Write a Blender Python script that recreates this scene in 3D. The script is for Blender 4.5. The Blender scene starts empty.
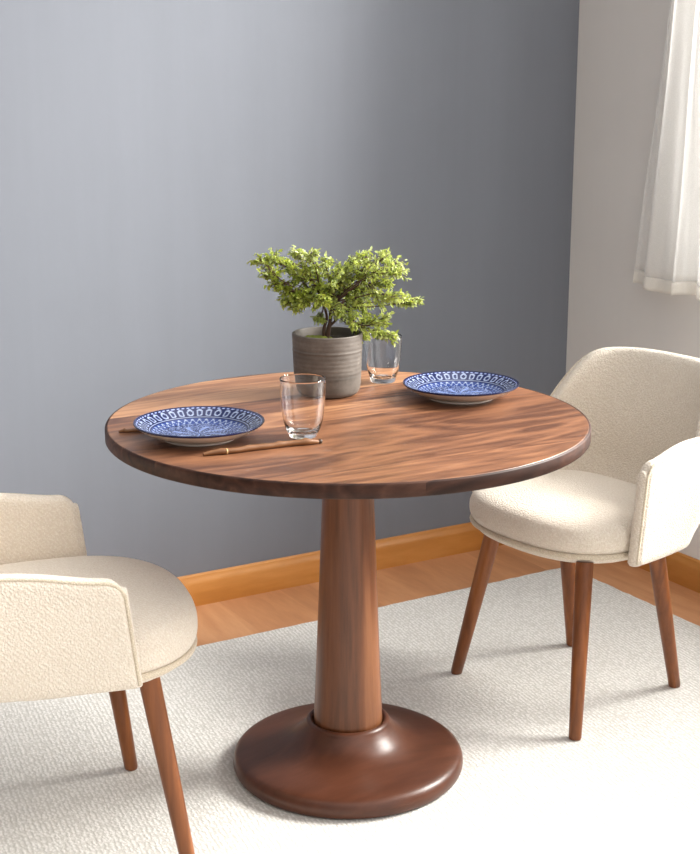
import bpy, bmesh, math, random
from mathutils import Vector, Matrix, noise
R = math.radians
random.seed(7)
C = bpy.context.scene.collection
scene = bpy.context.scene

# ------------------------------------------------------------------ camera
AZ, PITCH, DIST, CAMH = R(59.5), R(13.755), 2.735, 1.4005
view = Vector((math.cos(AZ), math.sin(AZ), 0))
right = Vector((math.sin(AZ), -math.cos(AZ), 0))
cd = bpy.data.cameras.new('camera'); cam = bpy.data.objects.new('camera', cd); C.objects.link(cam)
cd.sensor_fit = 'HORIZONTAL'; cd.sensor_width = 36; cd.lens = 36 * 1420 / 700; cd.shift_x = .0028
cam.location = -DIST * view + Vector((0, 0, CAMH))
fw = view * math.cos(PITCH) - Vector((0, 0, math.sin(PITCH)))
up = right.cross(fw)
cam.rotation_euler = Matrix((right, up, -fw)).transposed().to_euler()
scene.camera = cam

# ------------------------------------------------------------------ world, light, exposure
w = bpy.data.worlds.new('world'); scene.world = w; w.use_nodes = True
wt = w.node_tree; bg = wt.nodes['Background']
tc = wt.nodes.new('ShaderNodeTexCoord'); dp = wt.nodes.new('ShaderNodeVectorMath'); dp.operation = 'DOT_PRODUCT'
dp.inputs[1].default_value = (.88, -.25, .40); wt.links.new(tc.outputs['Generated'], dp.inputs[0])
mr = wt.nodes.new('ShaderNodeMapRange'); mr.inputs[1].default_value = -.6; mr.inputs[2].default_value = 1.0
mr.inputs[3].default_value = .10; mr.inputs[4].default_value = 1.65
wt.links.new(dp.outputs['Value'], mr.inputs[0]); wt.links.new(mr.outputs[0], bg.inputs[1])
bg.inputs[0].default_value = (1.0, 0.975, 0.95, 1)

def area(name, loc, target, sx, sy, power, col):
    l = bpy.data.lights.new(name, 'AREA'); l.shape = 'RECTANGLE'; l.size = sx; l.size_y = sy
    l.energy = power; l.color = col
    o = bpy.data.objects.new(name, l); C.objects.link(o); o.location = loc
    o.rotation_euler = (Vector(target) - Vector(loc)).to_track_quat('-Z', 'Y').to_euler()
    return o
area('daylight_window', (2.24, -.82, 2.10), (0.2, 0.1, 0.5), 1.25, 1.1, 200, (1.0, 0.975, 0.925))
scene.view_settings.view_transform = 'Standard'; scene.view_settings.look = 'None'
scene.view_settings.exposure = .73; scene.view_settings.gamma = 1.0
scene.view_settings.use_curve_mapping = False

# ------------------------------------------------------------------ helpers
def link_mesh(name, verts, faces, mat, parent=None, smooth=True, sharp=None):
    me = bpy.data.meshes.new(name); me.from_pydata([tuple(v) for v in verts], [], faces)
    bm = bmesh.new(); bm.from_mesh(me); bmesh.ops.recalc_face_normals(bm, faces=bm.faces); bm.to_mesh(me); bm.free()
    if smooth:
        me.polygons.foreach_set('use_smooth', [True] * len(me.polygons))
        if sharp: me.set_sharp_from_angle(angle=R(sharp))
    me.materials.append(mat)
    o = bpy.data.objects.new(name, me); C.objects.link(o)
    if parent: o.parent = parent
    return o
class MB:
    def __init__(s): s.v = []; s.f = []
    def add(s, vs, fs):
        n = len(s.v); s.v += [Vector(v) for v in vs]; s.f += [tuple(i + n for i in f) for f in fs]
    def box(s, a, b):
        (x0, y0, z0), (x1, y1, z1) = a, b
        s.add([(x0,y0,z0),(x1,y0,z0),(x1,y1,z0),(x0,y1,z0),(x0,y0,z1),(x1,y0,z1),(x1,y1,z1),(x0,y1,z1)],
              [(0,3,2,1),(4,5,6,7),(0,1,5,4),(1,2,6,5),(2,3,7,6),(3,0,4,7)])
    def tube(s, pts, rads, n=12, cap=True, closed=False):
        pts = [Vector(p) for p in pts]
        if not hasattr(rads, '__len__'): rads = [rads] * len(pts)
        rings = []; up0 = None; m = len(pts)
        for i, p in enumerate(pts):
            if closed: t = pts[(i+1) % m] - pts[i-1]
            else: t = pts[min(i+1, m-1)] - pts[max(i-1, 0)]
            t.normalize()
            if up0 is None: up0 = Vector((0,0,1)) if abs(t.z) < .9 else Vector((1,0,0))
            a = t.cross(up0).normalized(); b = a.cross(t).normalized(); up0 = b
            rings.append([p + (a*math.cos(2*math.pi*k/n) + b*math.sin(2*math.pi*k/n)) * rads[i] for k in range(n)])
        fs = []
        for i in range(m if closed else m-1):
            for k in range(n):
                j = (i+1) % m
                fs.append((i*n+k, i*n+(k+1)%n, j*n+(k+1)%n, j*n+k))
        if cap and not closed: fs += [tuple(range(n)), tuple(range((m-1)*n, m*n))[::-1]]
        s.add([v for r in rings for v in r], fs)
    def build(s, name, mat, parent=None, smooth=True, sharp=None): return link_mesh(name, s.v, s.f, mat, parent, smooth, sharp)
def lathe(name, prof, mat, parent=None, n=96, sharp=35, closed=False):
    vs = []; fs = []; idx = []
    for r, z in prof:
        if r < 1e-6: idx.append([len(vs)]); vs.append((0, 0, z))
        else:
            idx.append(list(range(len(vs), len(vs)+n)))
            vs += [(r*math.cos(2*math.pi*k/n), r*math.sin(2*math.pi*k/n), z) for k in range(n)]
    m = len(prof)
    for i in range(m if closed else m-1):
        a, b = idx[i], idx[(i+1) % m]
        for k in range(n):
            k2 = (k+1) % n
            if len(a) == 1 and len(b) == 1: continue
            if len(a) == 1: fs.append((a[0], b[k], b[k2]))
            elif len(b) == 1: fs.append((a[k], a[k2], b[0]))
            else: fs.append((a[k], a[k2], b[k2], b[k]))
    return link_mesh(name, vs, fs, mat, parent, True, sharp)
def smooth_prof(pts, n=6):
    out = []
    for i in range(len(pts)-1):
        p0 = pts[max(i-1,0)]; p1 = pts[i]; p2 = pts[i+1]; p3 = pts[min(i+2, len(pts)-1)]
        for k in range(n):
            t = k/n
            out.append(tuple(.5*((2*p1[j]) + (-p0[j]+p2[j])*t + (2*p0[j]-5*p1[j]+4*p2[j]-p3[j])*t*t + (-p0[j]+3*p1[j]-3*p2[j]+p3[j])*t**3) for j in range(len(p1))))
    out.append(tuple(pts[-1])); return out
def tag(o, label, cat, group=None):
    o['label'] = label; o['category'] = cat
    if group: o['group'] = group
    return o
def thing(name, label, cat, loc=(0,0,0), rz=0, group=None):
    o = bpy.data.objects.new(name, None); C.objects.link(o); o.location = loc; o.rotation_euler = (0,0,rz)
    o.empty_display_size = .1
    return tag(o, label, cat, group)
def struct(o): o['kind'] = 'structure'; return o

# ------------------------------------------------------------------ materials
def newmat(name):
    m = bpy.data.materials.new(name); m.use_nodes = True
    nt = m.node_tree; return m, nt, nt.nodes['Principled BSDF']
def N(nt, t, **kw):
    n = nt.nodes.new(t)
    for k, v in kw.items():
        if k.startswith('i_'): n.inputs[int(k[2:])].default_value = v
        else: setattr(n, k, v)
    return n
def mapping(nt, scale, rot=(0,0,0)):
    tc = N(nt, 'ShaderNodeTexCoord'); mp = N(nt, 'ShaderNodeMapping')
    mp.inputs['Scale'].default_value = scale; mp.inputs['Rotation'].default_value = rot
    nt.links.new(tc.outputs['Object'], mp.inputs['Vector']); return mp.outputs[0]
def ramp(nt, fac, stops):
    r = N(nt, 'ShaderNodeValToRGB'); e = r.color_ramp.elements
    while len(e) < len(stops): e.new(.5)
    for el, (p, c) in zip(e, stops): el.position = p; el.color = (*c, 1)
    nt.links.new(fac, r.inputs[0]); return r.outputs[0]
def noise_n(nt, vec, scale, detail=4, rough=.5, dist=0):
    n = N(nt, 'ShaderNodeTexNoise'); n.inputs['Scale'].default_value = scale; n.inputs['Detail'].default_value = detail
    n.inputs['Roughness'].default_value = rough; n.inputs['Distortion'].default_value = dist
    nt.links.new(vec, n.inputs['Vector']); return n.outputs[0]
def mathn(nt, op, a, b=None):
    m = N(nt, 'ShaderNodeMath', operation=op)
    for i, q in enumerate((a, b)):
        if q is None: continue
        if isinstance(q, (int, float)): m.inputs[i].default_value = q
        else: nt.links.new(q, m.inputs[i])
    return m.outputs[0]
def mixc(nt, fac, a, b, mode='MIX'):
    m = N(nt, 'ShaderNodeMix', data_type='RGBA', blend_type=mode)
    for i, q in ((0, fac), (6, a), (7, b)):
        if isinstance(q, (int, float)): m.inputs[i].default_value = q
        elif isinstance(q, tuple): m.inputs[i].default_value = (*q, 1)
        else: nt.links.new(q, m.inputs[i])
    return m.outputs[2]
def bump(nt, p, h, strength, dist):
    b = N(nt, 'ShaderNodeBump'); b.inputs['Strength'].default_value = strength; b.inputs['Distance'].default_value = dist
    nt.links.new(h, b.inputs['Height']); nt.links.new(b.outputs[0], p.inputs['Normal'])

ALAC = (.8, 4.6)
def wood(name, dark, mid, light, axis='x', plank=0, rough=.4, fig=1.0, coat=0.0, tonevar=.5, spec=.5):
    m, nt, p = newmat(name)
    al, ac = ALAC
    sc = {'x': (al, ac, ac), 'y': (ac, al, ac), 'z': (ac, ac, al)}[axis]
    v = mapping(nt, sc)
    if plank:
        tc = N(nt, 'ShaderNodeTexCoord'); sp = N(nt, 'ShaderNodeSeparateXYZ'); nt.links.new(tc.outputs['Object'], sp.inputs[0])
        across = sp.outputs[1 if axis == 'x' else 0]
        pid = mathn(nt, 'FLOOR', mathn(nt, 'MULTIPLY', across, 1/plank))
        wn = N(nt, 'ShaderNodeTexWhiteNoise', noise_dimensions='1D'); nt.links.new(pid, wn.inputs['W'])
        tone = wn.outputs['Value']
        cb = N(nt, 'ShaderNodeCombineXYZ'); off = mathn(nt, 'MULTIPLY', tone, 23.0)
        for i in range(3): nt.links.new(off, cb.inputs[i])
        va = N(nt, 'ShaderNodeVectorMath', operation='ADD'); nt.links.new(v, va.inputs[0]); nt.links.new(cb.outputs[0], va.inputs[1]); v = va.outputs[0]
    big = noise_n(nt, v, 1.3, 3, .5, .4)
    rings = mathn(nt, 'FRACT', mathn(nt, 'MULTIPLY', big, 9.0 * fig))
    rings = mathn(nt, 'ABSOLUTE', mathn(nt, 'SUBTRACT', rings, .5))
    fine = noise_n(nt, v, 16, 6, .65)
    f = mathn(nt, 'ADD', mathn(nt, 'MULTIPLY', big, .8), mathn(nt, 'MULTIPLY', rings, .5))
    f = mathn(nt, 'ADD', f, mathn(nt, 'MULTIPLY', mathn(nt, 'SUBTRACT', fine, .5), .42))
    f = mathn(nt, 'SUBTRACT', f, .02)
    if plank: f = mathn(nt, 'ADD', f, mathn(nt, 'MULTIPLY', mathn(nt, 'SUBTRACT', tone, .5), tonevar))
    col = ramp(nt, f, [(.22, dark), (.5, mid), (.8, light)])
    nt.links.new(col, p.inputs['Base Color'])
    p.inputs['Roughness'].default_value = rough; p.inputs['Specular IOR Level'].default_value = spec
    p.inputs['Coat Weight'].default_value = coat; p.inputs['Coat Roughness'].default_value = .25
    bump(nt, p, fine, .12, .002)
    return m
TABLE = wood('walnut_top', (.085, .031, .015), (.235, .101, .048), (.44, .225, .112), 'x', .115, .40, 1.3, .1, .48)
EDGE = wood('dark_edge', (.020, .007, .004), (.050, .019, .011), (.115, .052, .032), 'x', .115, .5, 1.4, .0, .35, spec=.22)
ALAC = (.42, 7.5)
STEM = wood('walnut_column', (.058, .019, .007), (.145, .051, .020), (.24, .097, .041), 'z', 0, .33, .55, .0, spec=.45)
LEG = wood('chair_leg_wood', (.10, .030, .008), (.215, .068, .018), (.32, .112, .032), 'z', 0, .36, .6, .0, spec=.4)
ALAC = (.8, 4.6)
BASE = wood('dark_base_wood', (.046, .015, .008), (.078, .026, .013), (.115, .040, .021), 'x', 0, .34, .5, .0, spec=.38)
FLOOR = wood('oak_floor', (.42, .19, .085), (.53, .25, .115), (.63, .325, .16), 'y', .19, .42, .5, 0, .15)
SKIRT = wood('baseboard_wood', (.40, .155, .028), (.50, .205, .040), (.60, .27, .068), 'x', 0, .35, .4, .2)
SKIRT2 = wood('baseboard_wood_side', (.40, .155, .028), (.50, .205, .040), (.60, .27, .068), 'y', 0, .35, .4, .2)
TWIG = wood('twig_wood', (.10, .038, .010), (.17, .068, .020), (.25, .115, .04), 'x', 0, .5, 1.0)

def plaster(name, col, var, streak):
    m, nt, p = newmat(name)
    a = noise_n(nt, mapping(nt, (5, 5, .35)), 2.2, 5, .6); b = noise_n(nt, mapping(nt, (1, 1, 1)), 2.0, 4, .6)
    f = mathn(nt, 'ADD', mathn(nt, 'MULTIPLY', a, streak), mathn(nt, 'MULTIPLY', b, 1-streak))
    c = ramp(nt, f, [(.3, tuple(x*(1-var) for x in col)), (.7, tuple(min(1, x*(1+var)) for x in col))])
    nt.links.new(c, p.inputs['Base Color']); p.inputs['Roughness'].default_value = .85
    bump(nt, p, noise_n(nt, mapping(nt, (1,1,1)), 60, 4, .6), .08, .002)
    return m
WALLG = plaster('grey_paint', (.174, .188, .218), .05, .6)
WALLW = plaster('white_paint', (.78, .76, .735), .03, .3)

def fabric(name, c1, c2, scale=270, bstr=.75):
    m, nt, p = newmat(name)
    v = mapping(nt, (1, 1, 1))
    vo = N(nt, 'ShaderNodeTexVoronoi', feature='F1'); vo.inputs['Scale'].default_value = scale; nt.links.new(v, vo.inputs['Vector'])
    n1 = noise_n(nt, v, scale*.7, 4, .7, 1.0)
    wv = N(nt, 'ShaderNodeTexWave', wave_type='BANDS', bands_direction='DIAGONAL'); wv.inputs['Scale'].default_value = scale*.22
    wv.inputs['Distortion'].default_value = 6; wv.inputs['Detail'].default_value = 2; wv.inputs['Detail Scale'].default_value = 3
    nt.links.new(v, wv.inputs['Vector'])
    h = mathn(nt, 'ADD', mathn(nt, 'SUBTRACT', n1, vo.outputs['Distance']), mathn(nt, 'MULTIPLY', wv.outputs['Fac'], .35))
    col = ramp(nt, h, [(.0, c2), (.75, c1)])
    nt.links.new(col, p.inputs['Base Color']); p.inputs['Roughness'].default_value = .95
    p.inputs['Sheen Weight'].default_value = .25; p.inputs['Sheen Roughness'].default_value = .5
    bump(nt, p, h, bstr, .0022)
    return m
FAB = fabric('cream_boucle', (.86, .79, .69), (.74, .65, .54))
PIPE = fabric('cream_piping', (.80, .72, .59), (.60, .51, .385), 420, .5)

def rugmat():
    m, nt, p = newmat('rug_weave')
    v = mapping(nt, (1, 1, 1), (0, 0, R(8)))
    wv = N(nt, 'ShaderNodeTexWave', wave_type='BANDS', bands_direction='X'); wv.inputs['Scale'].default_value = 32
    wv.inputs['Distortion'].default_value = 3.5; wv.inputs['Detail'].default_value = 2; wv.inputs['Detail Scale'].default_value = 3.5
    nt.links.new(v, wv.inputs['Vector'])
    vo = N(nt, 'ShaderNodeTexVoronoi', feature='F1'); vo.inputs['Scale'].default_value = 1
    nt.links.new(mapping(nt, (170, 105, 170), (0, 0, R(8))), vo.inputs['Vector'])
    n2 = noise_n(nt, v, 190, 4, .65)
    h = mathn(nt, 'ADD', mathn(nt, 'MULTIPLY', wv.outputs['Fac'], .30), mathn(nt, 'SUBTRACT', mathn(nt, 'MULTIPLY', n2, .6), mathn(nt, 'MULTIPLY', vo.outputs['Distance'], .7)))
    col = ramp(nt, h, [(-.15, (.57, .555, .52)), (.30, (.735, .72, .69))])
    nt.links.new(col, p.inputs['Base Color']); p.inputs['Roughness'].default_value = .97
    bump(nt, p, h, .5, .003)
    return m
RUG = rugmat()

def simple(name, col, rough, **kw):
    m, nt, p = newmat(name); p.inputs['Roughness'].default_value = rough
    v = mapping(nt, (1,1,1)); c = ramp(nt, noise_n(nt, v, kw.pop('ns', 30), 4, .6), [(.3, tuple(x*.88 for x in col)), (.7, tuple(min(1, x*1.08) for x in col))])
    nt.links.new(c, p.inputs['Base Color'])
    for k, x in kw.items(): p.inputs[k.replace('_', ' ')].default_value = x
    return m
def glassmat(name, tint=(1,1,1), r=.02):
    m, nt, p = newmat(name)
    p.inputs['Base Color'].default_value = (*tint, 1); p.inputs['Transmission Weight'].default_value = 1
    p.inputs['Roughness'].default_value = r; p.inputs['IOR'].default_value = 1.40
    return m
GLASS = glassmat('clear_glass')
def panemat():
    m, nt, p = newmat('window_glass'); nt.nodes.remove(p)
    t = N(nt, 'ShaderNodeBsdfTransparent'); g = N(nt, 'ShaderNodeBsdfGlossy'); g.inputs['Roughness'].default_value = .02
    f = N(nt, 'ShaderNodeFresnel'); f.inputs[0].default_value = 1.3; mx = N(nt, 'ShaderNodeMixShader')
    nt.links.new(f.outputs[0], mx.inputs[0]); nt.links.new(t.outputs[0], mx.inputs[1]); nt.links.new(g.outputs[0], mx.inputs[2])
    nt.links.new(mx.outputs[0], nt.nodes['Material Output'].inputs[0]); return m
PANE = panemat()
def sheer(name, opac, col):
    m, nt, p = newmat(name); nt.nodes.remove(p)
    d = N(nt, 'ShaderNodeBsdfDiffuse'); tl = N(nt, 'ShaderNodeBsdfTranslucent'); t = N(nt, 'ShaderNodeBsdfTransparent')
    d.inputs[0].default_value = (*col, 1); tl.inputs[0].default_value = (*col, 1)
    th = noise_n(nt, mapping(nt, (1, 1, .6)), 900, 2, .5)
    a = N(nt, 'ShaderNodeMixShader'); a.inputs[0].default_value = .5
    nt.links.new(d.outputs[0], a.inputs[1]); nt.links.new(tl.outputs[0], a.inputs[2])
    b = N(nt, 'ShaderNodeMixShader')
    nt.links.new(mathn(nt, 'ADD', mathn(nt, 'MULTIPLY', mathn(nt, 'SUBTRACT', th, .5), .3), opac), b.inputs[0])
    nt.links.new(t.outputs[0], b.inputs[1]); nt.links.new(a.outputs[0], b.inputs[2])
    nt.links.new(b.outputs[0], nt.nodes['Material Output'].inputs[0]); return m
SHEER = sheer('sheer_white', .60, (.97, .965, .95)); HEM = sheer('hem_white', .95, (.96, .94, .90))
FRAME = simple('window_frame_white', (.82, .82, .80), .4)
METAL = simple('rod_metal', (.5, .5, .5), .35, Metallic=1.0)

# ------------------------------------------------------------------ the room
XW, YW = 1.405, 1.045
def boxobj(name, a, b, mat, parent=None, bev=0):
    mb = MB(); mb.box(a, b); o = mb.build(name, mat, parent, smooth=False)
    if bev:
        md = o.modifiers.new('bevel', 'BEVEL'); md.width = bev; md.segments = 3
    return o
struct(boxobj('floor', (-3.2, -3.6, -.10), (XW+.16, YW+.12, -.010), FLOOR))
struct(boxobj('wall_back', (-3.2, YW, -.010), (XW+.16, YW+.12, 2.75), WALLG))
wy0, wy1, wz0, wz1 = -2.3, .53, .30, 2.35
mb = MB()
mb.box((XW, wy1, -.01), (XW+.16, YW, 2.75)); mb.box((XW, -3.6, -.01), (XW+.16, wy0, 2.75))
ys, zs = .36, .87   # beside the corner the sill steps up to this height
mb.box((XW, wy0, -.01), (XW+.16, ys, wz0)); mb.box((XW, ys, -.01), (XW+.16, wy1, zs)); mb.box((XW, wy0, wz1), (XW+.16, wy1, 2.75))
struct(mb.build('wall_right', WALLW, smooth=False))
def skirting(name, along, mat):
    # moulded board: profile (depth, z), rounded top lip
    prof = [(0, -.010), (.016, -.010), (.016, .052), (.014, .062), (.010, .067), (.008, .075), (.004, .079), (0, .079)]
    prof = [(d, z) for d, z in prof]
    mb = MB()
    if along == 'x': ends = [lambda d, z: (-3.2, YW - d, z), lambda d, z: (XW, YW - d, z)]
    else: ends = [lambda d, z: (XW - d, -3.6, z), lambda d, z: (XW - d, YW - .016, z)]
    n = len(prof); vs = [ends[0](*p) for p in prof] + [ends[1](*p) for p in prof]
    fs = [(i, (i+1) % n, n + (i+1) % n, n + i) for i in range(n)] + [tuple(range(n)), tuple(range(n, 2*n))[::-1]]
    mb.add(vs, fs); return struct(mb.build(name, mat, sharp=30))
skirting('baseboard_back', 'x', SKIRT); skirting('baseboard_right', 'y', SKIRT2)
# window: frame, mullions, pane, sill
mb = MB(); fx0, fx1 = XW+.05, XW+.11
mb.box((fx0, wy0, wz0), (fx1, wy0+.05, wz1)); mb.box((fx0, wy1-.05, zs), (fx1, wy1, wz1)); mb.box((fx0, ys-.05, wz0+.05), (fx1, ys, zs)); mb.box((fx0, ys-.05, zs), (fx1, wy1-.05, zs+.05))
mb.box((fx0, wy0+.05, wz0), (fx1, ys, wz0+.05)); mb.box((fx0, wy0+.05, wz1-.05), (fx1, wy1-.05, wz1))
ym = (wy0+wy1)/2
mb.box((fx0, ym-.025, wz0+.05), (fx1, ym+.025, wz1-.05))
win = struct(mb.build('window_1', FRAME, smooth=False))
boxobj('pane', (XW+.077, wy0+.05, wz0+.05), (XW+.083, ym-.025, wz1-.05), PANE, win)
boxobj('pane', (XW+.077, ym+.025, zs+.05), (XW+.083, wy1-.05, wz1-.05), PANE, win)
boxobj('pane', (XW+.077, ym+.025, wz0+.05), (XW+.083, ys-.05, zs), PANE, win)

# ------------------------------------------------------------------ rug
def make_rug():
    x0, x1, y0, y1 = -2.3, 1.195, -2.3, .75
    t = .010; pts = []
    # slightly wavy fringe-bound outline
    def edge(a, b, n):
        for i in range(n):
            f = i/n; yield a[0]+(b[0]-a[0])*f, a[1]+(b[1]-a[1])*f
    for a, b, n in (((x0,y0),(x1,y0),90), ((x1,y0),(x1,y1),260), ((x1,y1),(x0,y1),300), ((x0,y1),(x0,y0),90)):
        for x, y in edge(a, b, n):
            k = noise.noise(Vector((x*28, y*28, 0)))*.0035 + noise.noise(Vector((x*5, y*5, 3)))*.004
            pts.append((x + (k if abs(x) > 1.1 else 0), y + k))
    n = len(pts); cx, cy = (x0+x1)/2, (y0+y1)/2
    vs = []; 
    for ins, z in ((.0, -t), (-.003, -.006), (.0, -.001), (.006, 0)):
        for x, y in pts:
            sx = ins if x > cx else -ins; sy = ins if y > cy else -ins
            vs.append((x - (sx if abs(x-x0) < .02 or abs(x-x1) < .02 else 0), y - (sy if abs(y-y0) < .02 or abs(y-y1) < .02 else 0), z))
    fs = []
    for r in range(3):
        for i in range(n): fs.append((r*n+i, r*n+(i+1) % n, (r+1)*n+(i+1) % n, (r+1)*n+i))
    fs.append(tuple(range(3*n, 4*n))); fs.append(tuple(range(n))[::-1])
    o = link_mesh('rug', vs, fs, RUG, smooth=False)
    # edge binding yarn loops: a thin corded strip following the outline
    mb = MB(); P = [(x, y, -.0058 + .0008*math.sin(i*2.1)) for i, (x, y) in enumerate(pts)]
    mb.tube(P, .0040, 6, closed=True); b = mb.build('edge_binding', RUG, o)
    return tag(o, 'cream woven wool rug with fine ridges under the table and chairs', 'rug')
make_rug()

# ------------------------------------------------------------------ table
tb = thing('dining_table', 'round walnut pedestal dining table on a dark turned base', 'table')
RT = .4755
lathe('tabletop', [(0, .724), (RT-.004, .724), (RT-.004, .7485), (RT-.0055, .75), (0, .75)], TABLE, tb, 256, 40)
s = lathe('edge_band', [(RT-.0038, .7232), (RT-.002, .7232), (RT, .7255), (RT, .7465), (RT-.0012, .7488), (RT-.0038, .7498)], EDGE, tb, 256, 50, True); s['label'] = 'dark brown rounded edge of the tabletop'
stem_prof = [(0, .098), (.0705, .098), (.0715, .104), (.0715, .112)] + [(.0715 - (.0715-.047)*((z-.112)/.612)**.92, z) for z in [.112 + .612*i/14 for i in range(1, 15)]] + [(0, .724)]
s = lathe('pedestal_column', stem_prof, STEM, tb, 96, 40); s['label'] = 'tapered walnut column with vertical grain'
bp = smooth_prof([(.226, 0), (.236, .004), (.2405, .014), (.2405, .024), (.236, .034), (.226, .041), (.205, .046), (.175, .051), (.145, .058), (.118, .070), (.100, .086), (.090, .099), (.086, .106), (.0805, .1095), (.076, .108), (.0725, .103)], 4)
s = lathe('base', [(0, 0)] + bp + [(.068, .098), (0, .098)], BASE, tb, 128, 50); s['label'] = 'dark brown turned round base'

# ------------------------------------------------------------------ chairs
def sstep(a, b, x):
    t = max(0, min(1, (x-a)/(b-a))); return t*t*(3-2*t)
def shell_plan(u, z, deep=0, fwd=0):
    """centre line of the wrap-around shell: u in -1..1, 0 is the middle of the back"""
    s = 1 if u >= 0 else -1; a = abs(u)
    hw, xb, xf = .248, -.225, .105
    # rounded corner path: straight arm then quarter superellipse
    xs = -.055
    k = .60
    if a > k:
        x = xs + (xf-xs)*(a-k)/(1-k); y = hw + .006*(a-k)/(1-k)
    else:
        th = a/k*math.pi/2; n = 2.7
        x = xs + (xb-xs)*abs(math.cos(th))**(2/n); y = hw*abs(math.sin(th))**(2/n)
    back = 1 - sstep(-.20, .10, x)
    x -= (z-.45)*.17*back; x -= sstep(.7, 1, a)*(z-.39)*.09; x += fwd - deep*(.105-x)/.33
    y *= 1 - .175*back*sstep(.52, .76, z) + (z-.45)*.04
    # tuck under at the bottom
    tk = 1 - sstep(.375, .50, z)
    y *= 1 - .07*tk*back; x += .045*tk*back*sstep(0, 1, back)
    return Vector((x, s*y, z))
def shell_top(u, arm_z):
    a = abs(u)
    # arm height -> rises steeply to the back
    arm = arm_z + .022*(1 - sstep(.60, .97, a))
    t = 1 - min(1, max(0, (a-.20)/.345))**4
    z = arm + (.762-arm)*t
    z += .005*(1 - (a/.30)**2) if a < .30 else 0
    c = max(0, (a-.93)/.07); z -= .018*c*c*c
    return z
def warp(f):  # denser samples close to the arm ends
    return f
def make_chair(label, cx, cy, rz, feet, tops, seat_front, group, deep=0, arm_z=.612, dome=0, fwd=0, zb=.383):
    ch = thing('dining_chair', label, 'chair', (cx, cy, 0), rz, group)
    plan_ = lambda u, z: shell_plan(u, z, deep, fwd)
    top_z = lambda u: shell_top(u, arm_z)
    # --- shell with arms
    NU = 280; half = .0165
    us = [-1 + 2*i/NU for i in range(NU+1)]
    loops = []
    pipe_path = []
    for i, u in enumerate(us):
        zt = top_z(u); e = 1e-3
        endk = min(1, (1-abs(u))/.014); rend = math.sqrt(max(0, 1-(1-endk)**2))*.22+.78
        prof = []  # (offset, z)
        hth = (half + .010*(1-sstep(.3, .7, abs(u)))) * 1.0
        nz = 16
        r = half*.9
        for k in range(nz+1):
            f = k/nz; z = zb + .006 + (zt - r - zb - .006)*f; prof.append((half, z))
        for k in range(1, 8):
            t = math.pi*k/8; prof.append((half*math.cos(t), zt - r + r*math.sin(t)))
        for k in range(nz+1):
            f = 1-k/nz; z = zb + .006 + (zt - r - zb - .006)*f
            bul = (hth - half)*math.sin(math.pi*min(1, max(0, (z-.43)/(zt-.43))))*1.0
            prof.append((-half - bul, z))
        prof.append((-half*.5, zb)); prof.append((half*.5, zb))
        ring = []
        for off, z in prof:
            c0 = plan_(max(-1, u-e), z); c1 = plan_(min(1, u+e), z); t = (c1-c0); t.z = 0; t.normalize()
            nrm = Vector((-t.y, t.x, 0)) * -1
            # outward = away from seat centre
            c = plan_(u, z)
            if nrm.dot(Vector((c.x-.0, c.y, 0))) < 0: nrm = -nrm
            ring.append(c + nrm*off*rend)
            ring[-1].z = z
        loops.append(ring)
        # welt sits on the outer shoulder of the top edge
        z = zt - .005; c = plan_(u, z)
        c0 = plan_(max(-1, u-e), z); c1 = plan_(min(1, u+e), z); t = c1-c0; t.z = 0; t.normalize()
        nrm = Vector((t.y, -t.x, 0))
        if nrm.dot(Vector((c.x, c.y, 0))) < 0: nrm = -nrm
        pipe_path.append(c + nrm*half*.72)
    n = len(loops[0]); vs = [v for l in loops for v in l]; fs = []
    for i in range(NU):
        for k in range(n): fs.append((i*n+k, i*n+(k+1) % n, (i+1)*n+(k+1) % n, (i+1)*n+k))
    # padded arm ends: an inset cap pushed slightly forward
    for e_i, sgn in ((0, 1), (NU, 1)):
        ring = loops[e_i]; cen = sum(ring, Vector())/len(ring)
        base_i = e_i*n
        prev = list(range(base_i, base_i+n))
        for sc, push in ((.93, .006), (.7, .009)):
            st = len(vs)
            for v in ring:
                q = Vector(v); mid = plan_(-1 if e_i == 0 else 1, max(zb+.01, min(q.z, top_z(1)-.012)))
                q = mid + (q-mid)*sc; q.x += push; vs.append(q)
            cur = list(range(st, st+n))
            for k in range(n): fs.append((prev[k], prev[(k+1) % n], cur[(k+1) % n], cur[k]))
            prev = cur
        # close ladder-wise between outer and inner walls
        m = 16
        o_idx = prev[:m+1+3]; rest = prev[m+1+3:]
        fs.append(tuple(prev))
    back = link_mesh('backrest', vs, fs, FAB, ch, True)
    back['label'] = 'curved cream shell forming back and both arms'
    # piping: up one arm front, along the top edge, down the other
    def side_run(u):
        return [plan_(u, z) + Vector((.003, math.copysign(half*.72, u), 0)) for z in [zb + .007 + (top_z(1)-.014-zb-.007)*k/14 for k in range(15)]]
    mb = MB(); path = side_run(-1) + pipe_path[1:-1] + side_run(1)[::-1]
    mb.tube(path, .0036, 8); mb.build('piping', PIPE, back)
    # inner seam
    # --- seat
    A = 120; hw, xr, xf = .236, -.205, seat_front
    def outl(t):
        c, s_ = math.cos(t), math.sin(t); n = 2.5 if c > 0 else 3.2
        x = math.copysign(abs(c)**(2/n), c); y = math.copysign(abs(s_)**(2/n), s_)
        return (x*(xf-.02) + .02 if x > 0 else .02 + x*(.02-xr)), y*hw
    prof = [(0, .372), (.60, .374), (.86, .378), (.925, .384), (.945, .394), (.952, .402), (.978, .410), (.995, .420), (1.0, .432), (.992, .445), (.965, .457), (.91, .466), (.82, .473), (.65, .479), (.4, .484), (.2, .486), (0, .487)]
    prof = smooth_prof(prof, 3)
    vs = []; idx = []
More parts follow.
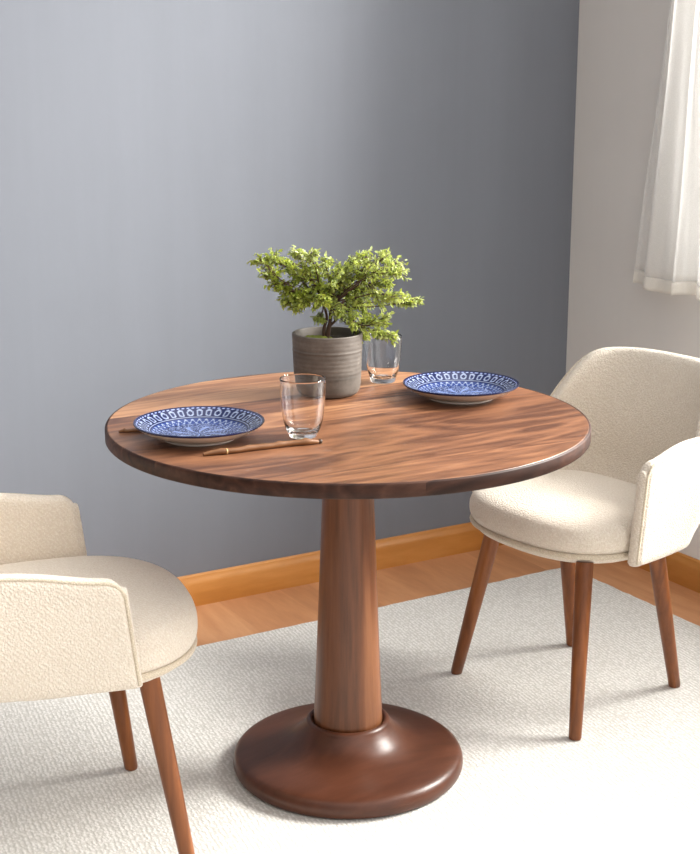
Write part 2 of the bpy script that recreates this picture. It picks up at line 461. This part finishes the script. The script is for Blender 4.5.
    for r, z in prof:
        if r < 1e-4: idx.append([len(vs)]); vs.append((.02, 0, z + dome)); continue
        idx.append(list(range(len(vs), len(vs)+A)))
        for k in range(A):
            x, y = outl(2*math.pi*k/A); vs.append((.02+(x-.02)*r, y*r, z + dome*max(0, min(1, (z-.42)/.067))))
    fs = []
    for a, b in zip(idx, idx[1:]):
        for k in range(A):
            k2 = (k+1) % A
            if len(a) == 1 and len(b) == 1: continue
            if len(a) == 1: fs.append((a[0], b[k], b[k2]))
            elif len(b) == 1: fs.append((a[k], a[k2], b[0]))
            else: fs.append((a[k], a[k2], b[k2], b[k]))
    seat = link_mesh('seat', vs, fs, FAB, ch, True)
    seat['label'] = 'domed cream seat cushion'
    mb = MB(); P = []
    for k in range(-36, 37):
        x, y = outl(math.pi*k/72*1.1); P.append((.02+(x-.02)*.968, y*.968, .399))
    mb.tube(P, .0062, 10); mb.build('piping', PIPE, seat)
    # --- legs
    for (fx, fy), (tx, ty) in zip(feet, tops):
        mb = MB(); a = Vector((tx, ty, .384)); b = Vector((fx, fy, .0))
        L = [a.lerp(b, t) for t in (0, .25, .5, .75, .985, 1.0)]
        mb.tube(L, [.0195, .0185, .0172, .0156, .0140, .0125], 28)
        for q in mb.v: q.z = max(q.z, .0008)
        mb.build('leg', LEG, ch, sharp=50)
    return ch
GR = 'matching dining chairs at the round table'
make_chair('cream boucle armchair right of the table, with its tall back and four legs showing', .66, .088, R(186),
    [(.173, -.206), (.197, .219), (-.195, .161), (-.179, -.163)],
    [(.160, -.10), (.140, .172), (-.05, .205), (-.10, -.13)], .212, GR, fwd=-.030)
make_chair('cream boucle armchair in the left foreground, cut off by the left picture edge', -.615, .02, R(-11),
    [(.174, .231), (.199, -.194), (-.29, .145), (-.27, -.184)],
    [(.120, .19), (.138, -.176), (-.22, .15), (-.22, -.15)], .258, GR, deep=.10, arm_z=.600, dome=.024, fwd=.0, zb=.400)

# ------------------------------------------------------------------ plates
def platemat():
    m, nt, p = newmat('blue_white_china')
    a = N(nt, 'ShaderNodeVertexColor'); a.layer_name = 'glaze'
    nt.links.new(a.outputs[0], p.inputs['Base Color']); p.inputs['Roughness'].default_value = .18
    return m
PLATE = platemat()
def plate_colour(r, th, inner):
    cream = (.66, .58, .49); navy = (.008, .013, .060); blue = (.018, .038, .150); white = (.26, .31, .45)
    if not inner: return cream
    q = r/.122
    if q > .975: return navy
    if q > .75:       # border band: pale scalloped arches on dark blue
        f = (q-.75)/.225; k = 36; a = (th*k/(2*math.pi)) % 1 - .5
        d = math.hypot(a*1.25, (f-.42)*1.15)
        if abs(d-.34) < .085 and f > .16: return white
        if d < .06: return blue
        if f < .05: return white
        if abs(f-.90) < .05 and ((th*k*2/(2*math.pi)) % 1) < .5: return (.3, .36, .6)
        return navy
    if q > .60:
        k = 40; a = (th*k/(2*math.pi)) % 1
        f = (q-.60)/.15
        if f > .86: return navy
        return blue if abs(f - .45 - .3*math.sin(a*2*math.pi)) > .10 else white
    x, y = r*math.cos(th), r*math.sin(th)
    d = Vector((x*42, y*42, 1.3)); wv = noise.noise(d)*2.2 + noise.noise(d*2.3)*1.0
    v = abs(math.sin(wv*5.0 + th*2)); v2 = abs(math.sin(noise.noise(Vector((x*90, y*90, 5)))*9))
    pet = abs(math.sin(4*th + 30*r)) * (1 if q < .42 else .4)
    if v < .24 or v2 < .12: return white
    if pet > .93: return (.14, .20, .42)
    if v > .93: return navy
    return blue
def make_plate(label, loc, seed):
    o = thing('dinner_plate', label, 'plate', loc, R(seed), 'blue and white dinner plates on the table')
    prof_b = smooth_prof([(.058, .004), (.064, .0), (.0685, .0), (.070, .0035), (.090, .008), (.108, .0150), (.1205, .0215)], 5)
    prof_t = smooth_prof([(.1205, .0215), (.1222, .0232), (.1215, .0245), (.1190, .0240), (.108, .0195), (.096, .0148), (.084, .0095), (.072, .0070), (.045, .0062), (.0, .0060)], 1)
    # resample the painted side finely for the glaze pattern
    prof_b = [(r_, z_*1.32) for r_, z_ in prof_b]; prof_t = [(r_, z_*1.32) for r_, z_ in prof_t]
    fine = []
    for (r0, z0), (r1, z1) in zip(prof_t, prof_t[1:]):
        m = max(1, int(abs(r1-r0)/.0011))
        fine += [(r0+(r1-r0)*k/m, z0+(z1-z0)*k/m) for k in range(m)]
    fine.append((0, .006))
    prof = [(0, .004)] + prof_b[:-1] + fine; n = 300
    b = lathe('plate_body', prof, PLATE, o, n, 60)
    me = b.data; at = me.color_attributes.new('glaze', 'FLOAT_COLOR', 'POINT')
    start = 1 + (len(prof_b)-1)*n
    buf = []
    for i, v in enumerate(me.vertices):
        x, y, _ = v.co; buf += [*plate_colour(math.hypot(x, y), math.atan2(y, x) % (2*math.pi), i >= start), 1]
    at.data.foreach_set('color', buf)
    # unglazed foot ring
    f = lathe('foot_ring', [(.0640, -.0), (.0660, -.0006), (.0680, -.0), (.0680, .002), (.0640, .002)], simple_china, o, 96, 40, closed=True)
    f.location.z = .0006
    return o
simple_china = simple('china_foot', (.62, .55, .46), .5)
make_plate('blue and white patterned plate at the left, beside the front glass and brown stick', (-.320, .004, .75), 0)
make_plate('blue and white patterned plate at the right, near the complete chair', (.299, .040, .75), 37)

# ------------------------------------------------------------------ tumblers
def make_glass(label, loc, h, rt, rb):
    o = thing('drinking_glass', label, 'glass', loc, 0, 'clear tumblers on the table')
    out = smooth_prof([(rb*.86, 0), (rb*.97, .0015), (rb*1.03, .006), (rt*.74, h*.13), (rt*.87, h*.31), (rt*.95, h*.56), (rt*.99, h*.82), (rt, h-.001)], 5)
    inn = smooth_prof([(rt-.0016, h-.001), (rt*.99-.0017, h*.82), (rt*.95-.0019, h*.56), (rt*.87-.0024, h*.31), (rt*.74-.0034, h*.17), (rb*.72, h*.105), (rb*.45, h*.092)], 5)
    prof = [(0, .0012), (rb*.6, .0012)] + out + [(rt-.0008, h)] + inn + [(0, h*.098)]
    lathe('tumbler', prof, GLASS, o, 96, 50)
    return o
make_glass('clear empty tumbler in front of the pot, beside the brown stick', (-.1504, -.0896, .7502), .112, .043, .026)
make_glass('clear empty tumbler behind, right of the pot under the foliage', (.241, .2570, .7502), .104, .041, .0275)

# ------------------------------------------------------------------ sticks
def make_stick(name, label, a, b, r0, r1, seed, hook=True):
    rnd = random.Random(seed); a = Vector(a); b = Vector(b); n = 26; d = (b-a); side = Vector((-d.y, d.x, 0)).normalized()
    pts = []; rad = []
    for i in range(n+1):
        t = i/n; p = a.lerp(b, t) + side*(.0022*math.sin(t*7+seed) + .001*math.sin(t*19))
        r = r0 + (r1-r0)*t; r *= 1 + .13*noise.noise(Vector((t*9, seed, 0)))
        for kn in (.16, .40, .66, .88): r += .0013*math.exp(-((t-kn)/.018)**2)
        if t < .10: r *= .62 + .38*t/.10
        if t > .93: r *= 1 - .4*(t-.93)/.07
        p.z = .7502 + r*.98 + .0012; pts.append(p); rad.append(r)
    mid = (a+b)/2; mid.z = .7502
    mb = MB(); mb.tube(pts, rad, 12)
    o = mb.build(name, TWIG, sharp=70)
    ang = math.atan2(d.y, d.x)
    M = Matrix.Translation(mid) @ Matrix.Rotation(ang, 4, 'Z'); o.data.transform(M.inverted()); o.matrix_world = M
    zmin = min(v.co.z for v in o.data.vertices)
    for v in o.data.vertices: v.co.z -= zmin
    if hook:
        mb = MB(); e = M.inverted() @ pts[-1]; e.z -= zmin
        mb.tube([e, e+Vector((.004, .001, .0008)), e+Vector((.0075, .0, -.0002))], [.0033, .0042, .0030], 10); k = mb.build('dark_tip', DARKTIP, o)
        k['label'] = 'dark burnt tip of the stick'
        mb = MB(); c = M.inverted() @ pts[5]; c.z -= zmin
        mb.tube([c-Vector((.0012,0,0)), c+Vector((.0012,0,0))], rad[5]+.0007, 14); k = mb.build('pale_ring', PALE, o); k['label'] = 'pale ring around the handle end'
    return tag(o, label, 'stick')
DARKTIP = simple('dark_tip_wood', (.05, .025, .012), .5); PALE = simple('pale_ring_wood', (.6, .38, .16), .5)
make_stick('wooden_stick', 'long knobbly brown wooden stick in front of glass and left plate', (-.372, -.125, .755), (-.152, -.150, .755), .0050, .0056, 3)
make_stick('wooden_stick', 'short red-brown stick end poking out from under the left plate rim', (-.438, .110, .755), (-.372, .095, .755), .0034, .0034, 8, False)

# ------------------------------------------------------------------ potted plant
def potmat():
    m, nt, p = newmat('grey_stoneware')
    band = noise_n(nt, mapping(nt, (1.5, 1.5, 14)), 2.2, 4, .6, .3); sp = noise_n(nt, mapping(nt, (1,1,1)), 55, 5, .7)
    f = mathn(nt, 'ADD', mathn(nt, 'MULTIPLY', band, .62), mathn(nt, 'MULTIPLY', sp, .38))
    c = ramp(nt, f, [(.33, (.068, .056, .046)), (.55, (.135, .114, .096)), (.75, (.22, .19, .165))])
    nt.links.new(c, p.inputs['Base Color']); p.inputs['Roughness'].default_value = .62
    bump(nt, p, f, .12, .001); return m
PC = Vector((.0760, .2150, .7502))
pl = thing('potted_plant', 'leafy light green plant in a grey banded stoneware pot, centre of table', 'potted plant', PC); pl.scale = (1.03, 1.03, 1.0)
pp = smooth_prof([(.052, 0), (.060, .0025), (.0655, .009), (.0680, .020), (.0695, .040)], 5)
wall_p = []
for i in range(1, 50):
    z = .040 + .088*i/49; rr = .0695 + .003*(i/49) + .00016*math.sin(i*1.25) + (.0006 if 30 < i < 33 else 0); wall_p.append((rr, z))
pot = lathe('pot', [(0, .0)] + pp + wall_p + [(.0725, .1300), (.0712, .1318), (.0690, .1318), (.0675, .1300), (.0660, .116), (.0650, .100), (0, .098)], potmat(), pl, 128, 40)
pot['label'] = 'grey-brown stoneware pot with faint throwing rings'
SOIL = simple('dark_soil', (.035, .024, .016), .95, ns=160); MOSS = simple('yellow_moss', (.22, .25, .04), .95, ns=220)
def mound(name, rad, z0, h, mat, cx=0, cy=0, seed=0, n=44, freq=60, amp=.004):
    vs = [(cx, cy, z0+h)]; fs = []; rings = 16
    for i in range(1, rings+1):
        r = rad*i/rings
        for k in range(n):
            a = 2*math.pi*k/n; x, y = cx+r*math.cos(a), cy+r*math.sin(a)
            z = z0 + h*(1-(i/rings)**2) + amp*noise.noise(Vector((x*freq, y*freq, seed)))*(1 if i < rings else 0)
            vs.append((x, y, z))
    for k in range(n): fs.append((0, 1+k, 1+(k+1) % n))
    for i in range(rings-1):
        for k in range(n):
            a = 1+i*n; b = 1+(i+1)*n; fs.append((a+k, b+k, b+(k+1) % n, a+(k+1) % n))
    st = len(vs); vs.append((cx, cy, z0-.004)); 
    for k in range(n):
        v = vs[1+(rings-1)*n+k]; vs.append((v[0], v[1], z0-.004))
    for k in range(n):
        a = 1+(rings-1)*n; fs.append((a+k, st+1+k, st+1+(k+1) % n, a+(k+1) % n)); fs.append((st, st+1+(k+1) % n, st+1+k))
    return link_mesh(name, vs, fs, mat, pl)
s = mound('soil', .0650, .114, .006, SOIL, seed=2); s['label'] = 'dark soil'
mv = -right*.022 - view*.012
s = mound('moss', .036, .119, .0055, MOSS, mv.x, mv.y, 5, freq=140, amp=.005); s['label'] = 'yellow-green moss patch on the soil'

def leafmat():
    m, nt, p = newmat('fresh_leaf'); nt.nodes.remove(p)
    a = N(nt, 'ShaderNodeVertexColor'); a.layer_name = 'leaf'
    pr = N(nt, 'ShaderNodeBsdfPrincipled'); pr.inputs['Roughness'].default_value = .45
    tl = N(nt, 'ShaderNodeBsdfTranslucent'); mx = N(nt, 'ShaderNodeMixShader'); mx.inputs[0].default_value = .38
    nt.links.new(a.outputs[0], pr.inputs['Base Color'])
    c2 = mixc(nt, 1.0, a.outputs[0], (1.0, 1.0, .55), 'MULTIPLY'); nt.links.new(c2, tl.inputs[0])
    nt.links.new(pr.outputs[0], mx.inputs[1]); nt.links.new(tl.outputs[0], mx.inputs[2])
    nt.links.new(mx.outputs[0], nt.nodes['Material Output'].inputs[0]); return m
BARK = simple('bark', (.085, .045, .028), .8, ns=90)
rnd = random.Random(11)
# clumps: (sideways px, height px, radius px, paleness); about 470 px to the metre at the pot
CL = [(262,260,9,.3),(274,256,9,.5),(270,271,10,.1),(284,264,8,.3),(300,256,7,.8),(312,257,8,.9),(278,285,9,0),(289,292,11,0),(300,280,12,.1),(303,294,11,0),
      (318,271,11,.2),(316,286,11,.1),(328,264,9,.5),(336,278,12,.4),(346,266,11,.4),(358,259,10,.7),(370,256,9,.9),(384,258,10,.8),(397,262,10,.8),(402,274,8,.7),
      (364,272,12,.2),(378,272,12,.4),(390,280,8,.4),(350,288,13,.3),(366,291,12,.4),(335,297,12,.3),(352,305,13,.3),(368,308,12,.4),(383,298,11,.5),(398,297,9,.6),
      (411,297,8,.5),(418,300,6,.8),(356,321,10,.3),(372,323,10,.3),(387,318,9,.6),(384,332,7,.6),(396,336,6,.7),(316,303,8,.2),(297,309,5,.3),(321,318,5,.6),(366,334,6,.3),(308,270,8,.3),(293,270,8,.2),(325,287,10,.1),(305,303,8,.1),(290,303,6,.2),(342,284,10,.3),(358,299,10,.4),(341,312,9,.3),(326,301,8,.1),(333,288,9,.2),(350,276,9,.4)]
branches = MB(); lv = []; lf = []; lc = []
trunk_top = Vector((.004, .0, .180))
foot = Vector((-.0, 0, .114))
T = [foot + Vector((.0,0,0)), foot + right*.002 + Vector((0,0,.022)), foot + right*.006 + Vector((0,0,.045)), foot + right*.006 + Vector((0,0,.075))]
branches.tube(smooth_prof([tuple(p) for p in T], 5), [.0056 - .0002*i for i in range(16)], 10)
T2 = [foot - right*.006, foot - right*.007 + Vector((0,0,.025)), foot - right*.001 + Vector((0,0,.052)), foot - right*.012 + Vector((0,0,.09))]
branches.tube(smooth_prof([tuple(p) for p in T2], 5), [.0040 - .00012*i for i in range(16)], 8)
T3 = [foot + right*.004 + Vector((0,0,.03)), foot + right*.020 + Vector((0,0,.048)), foot + right*.03 + Vector((0,0,.075))]
branches.tube(smooth_prof([tuple(p) for p in T3], 5), [.0030 - .0001*i for i in range(11)], 8)
def leaf(p, d, up_, L, col):
    """three-lobed leaf with a folded midrib"""
    d = d.normalized(); s_ = d.cross(up_)
    if s_.length < 1e-3: s_ = d.orthogonal()
    s_.normalize(); n_ = s_.cross(d).normalized()
    W = L*.34
    pts = [p, p + d*L*.30 + s_*W*1.05 + n_*L*.05, p + d*L*.38 + s_*W*.45 + n_*L*.04, p + d*L*.66 + s_*W*.72 + n_*L*.03,
           p + d*L*1.0 - n_*L*.14, p + d*L*.66 - s_*W*.72 + n_*L*.03, p + d*L*.38 - s_*W*.45 + n_*L*.04, p + d*L*.30 - s_*W*1.05 + n_*L*.05, p + d*L*.5 - n_*L*.05]
    b = len(lv); lv.extend(pts); lf.extend([(b, b+1, b+2, b+8), (b+2, b+3, b+8), (b+3, b+4, b+8), (b+4, b+5, b+8), (b+5, b+6, b+8), (b+6, b+7, b, b+8)])
    lc.extend([col]*9)
def rv(): return Vector((rnd.gauss(0,1), rnd.gauss(0,1), rnd.gauss(0,1)))
hub = foot + right*.004 + Vector((0,0,.072))
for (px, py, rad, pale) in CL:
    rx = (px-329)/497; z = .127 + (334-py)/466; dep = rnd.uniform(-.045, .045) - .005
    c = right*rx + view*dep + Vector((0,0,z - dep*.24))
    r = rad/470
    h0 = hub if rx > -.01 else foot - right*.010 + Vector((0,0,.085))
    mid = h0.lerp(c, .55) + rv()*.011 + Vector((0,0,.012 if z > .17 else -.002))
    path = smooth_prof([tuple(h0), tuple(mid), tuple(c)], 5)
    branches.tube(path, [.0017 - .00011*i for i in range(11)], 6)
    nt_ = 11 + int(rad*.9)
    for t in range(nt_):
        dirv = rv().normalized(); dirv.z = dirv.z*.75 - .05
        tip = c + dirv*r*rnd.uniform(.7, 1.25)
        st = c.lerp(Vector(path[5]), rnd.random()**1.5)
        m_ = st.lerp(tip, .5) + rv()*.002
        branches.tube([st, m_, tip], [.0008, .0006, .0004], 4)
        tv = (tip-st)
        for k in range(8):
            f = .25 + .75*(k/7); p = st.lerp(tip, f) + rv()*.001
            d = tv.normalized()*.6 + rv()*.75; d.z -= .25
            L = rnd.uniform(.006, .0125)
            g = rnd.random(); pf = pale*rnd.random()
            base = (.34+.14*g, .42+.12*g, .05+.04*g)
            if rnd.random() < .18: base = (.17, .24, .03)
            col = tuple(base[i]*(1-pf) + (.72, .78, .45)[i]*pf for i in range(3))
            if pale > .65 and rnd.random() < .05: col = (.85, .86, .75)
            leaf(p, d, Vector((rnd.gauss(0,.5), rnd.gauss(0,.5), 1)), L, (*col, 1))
b = branches.build('stem', BARK, pl); b['label'] = 'brown twisted trunk and twigs'
fo = link_mesh('foliage', lv, lf, leafmat(), pl, smooth=False)
at = fo.data.color_attributes.new('leaf', 'FLOAT_COLOR', 'POINT'); at.data.foreach_set('color', [x for c in lc for x in c])
fo['label'] = 'small lobed light green leaves'; fo['kind'] = 'stuff'

# ------------------------------------------------------------------ curtain
def make_curtain():
    root = thing('window_curtain', 'white sheer curtain hanging at the window, top right', 'curtain', (1.345, .45, 0))
    zb, zt = .834, 2.40; NY, NZ = 260, 60
    vs = []; 
    def pt(f, g, off=0):
        # f: 0 near the corner edge .. 1 ; g: 0 hem .. 1 top
        z = zb + (zt-zb)*g
        y0 = .694 - .177*g ; y1 = .39 + .01*g
        y = y0 + (y1-y0)*f
        ph = f*2*math.pi*2.9 + .5*math.sin(f*9+g*1.2)
        amp = (.017 + .012*noise.noise(Vector((f*6, g*.8, 2))))*(.95-.25*g)*min(1, f*7+.25)
        x = 1.348 + amp*math.sin(ph) + .004*math.sin(ph*2.3+g*3) + off
        z2 = z + (.006*math.sin(ph*.5+1)*(1-g)) - .010*f*(1-g)
        return (x-1.345, y-.45 + .004*math.sin(g*11+f*5), z2)
    def sheet(g0, g1, nz, off, mat, name, parent):
        vs = [pt(i/NY, g0+(g1-g0)*j/nz, off) for j in range(nz+1) for i in range(NY+1)]
        fs = [(j*(NY+1)+i, j*(NY+1)+i+1, (j+1)*(NY+1)+i+1, (j+1)*(NY+1)+i) for j in range(nz) for i in range(NY)]
        o = link_mesh(name, vs, fs, mat, parent)
        md = o.modifiers.new('thickness', 'SOLIDIFY'); md.thickness = .0006
        return o
    s = sheet(.022, 1, NZ, 0, SHEER, 'fabric_panel', root)
    s = sheet(0, .024, 4, -.0004, HEM, 'hem', root); s['label'] = 'denser folded white hem'
    rod = MB(); rod.tube([(1.345, .86, 2.41), (1.345, -2.2, 2.41)], .011, 16)
    for y in (.72, -2.1): rod.tube([(1.345, y, 2.41), (1.406, y, 2.41)], .007, 10)
    o = rod.build('curtain_rod', METAL); tag(o, 'slim metal curtain rod fixed above the window', 'curtain rod')
make_curtain()
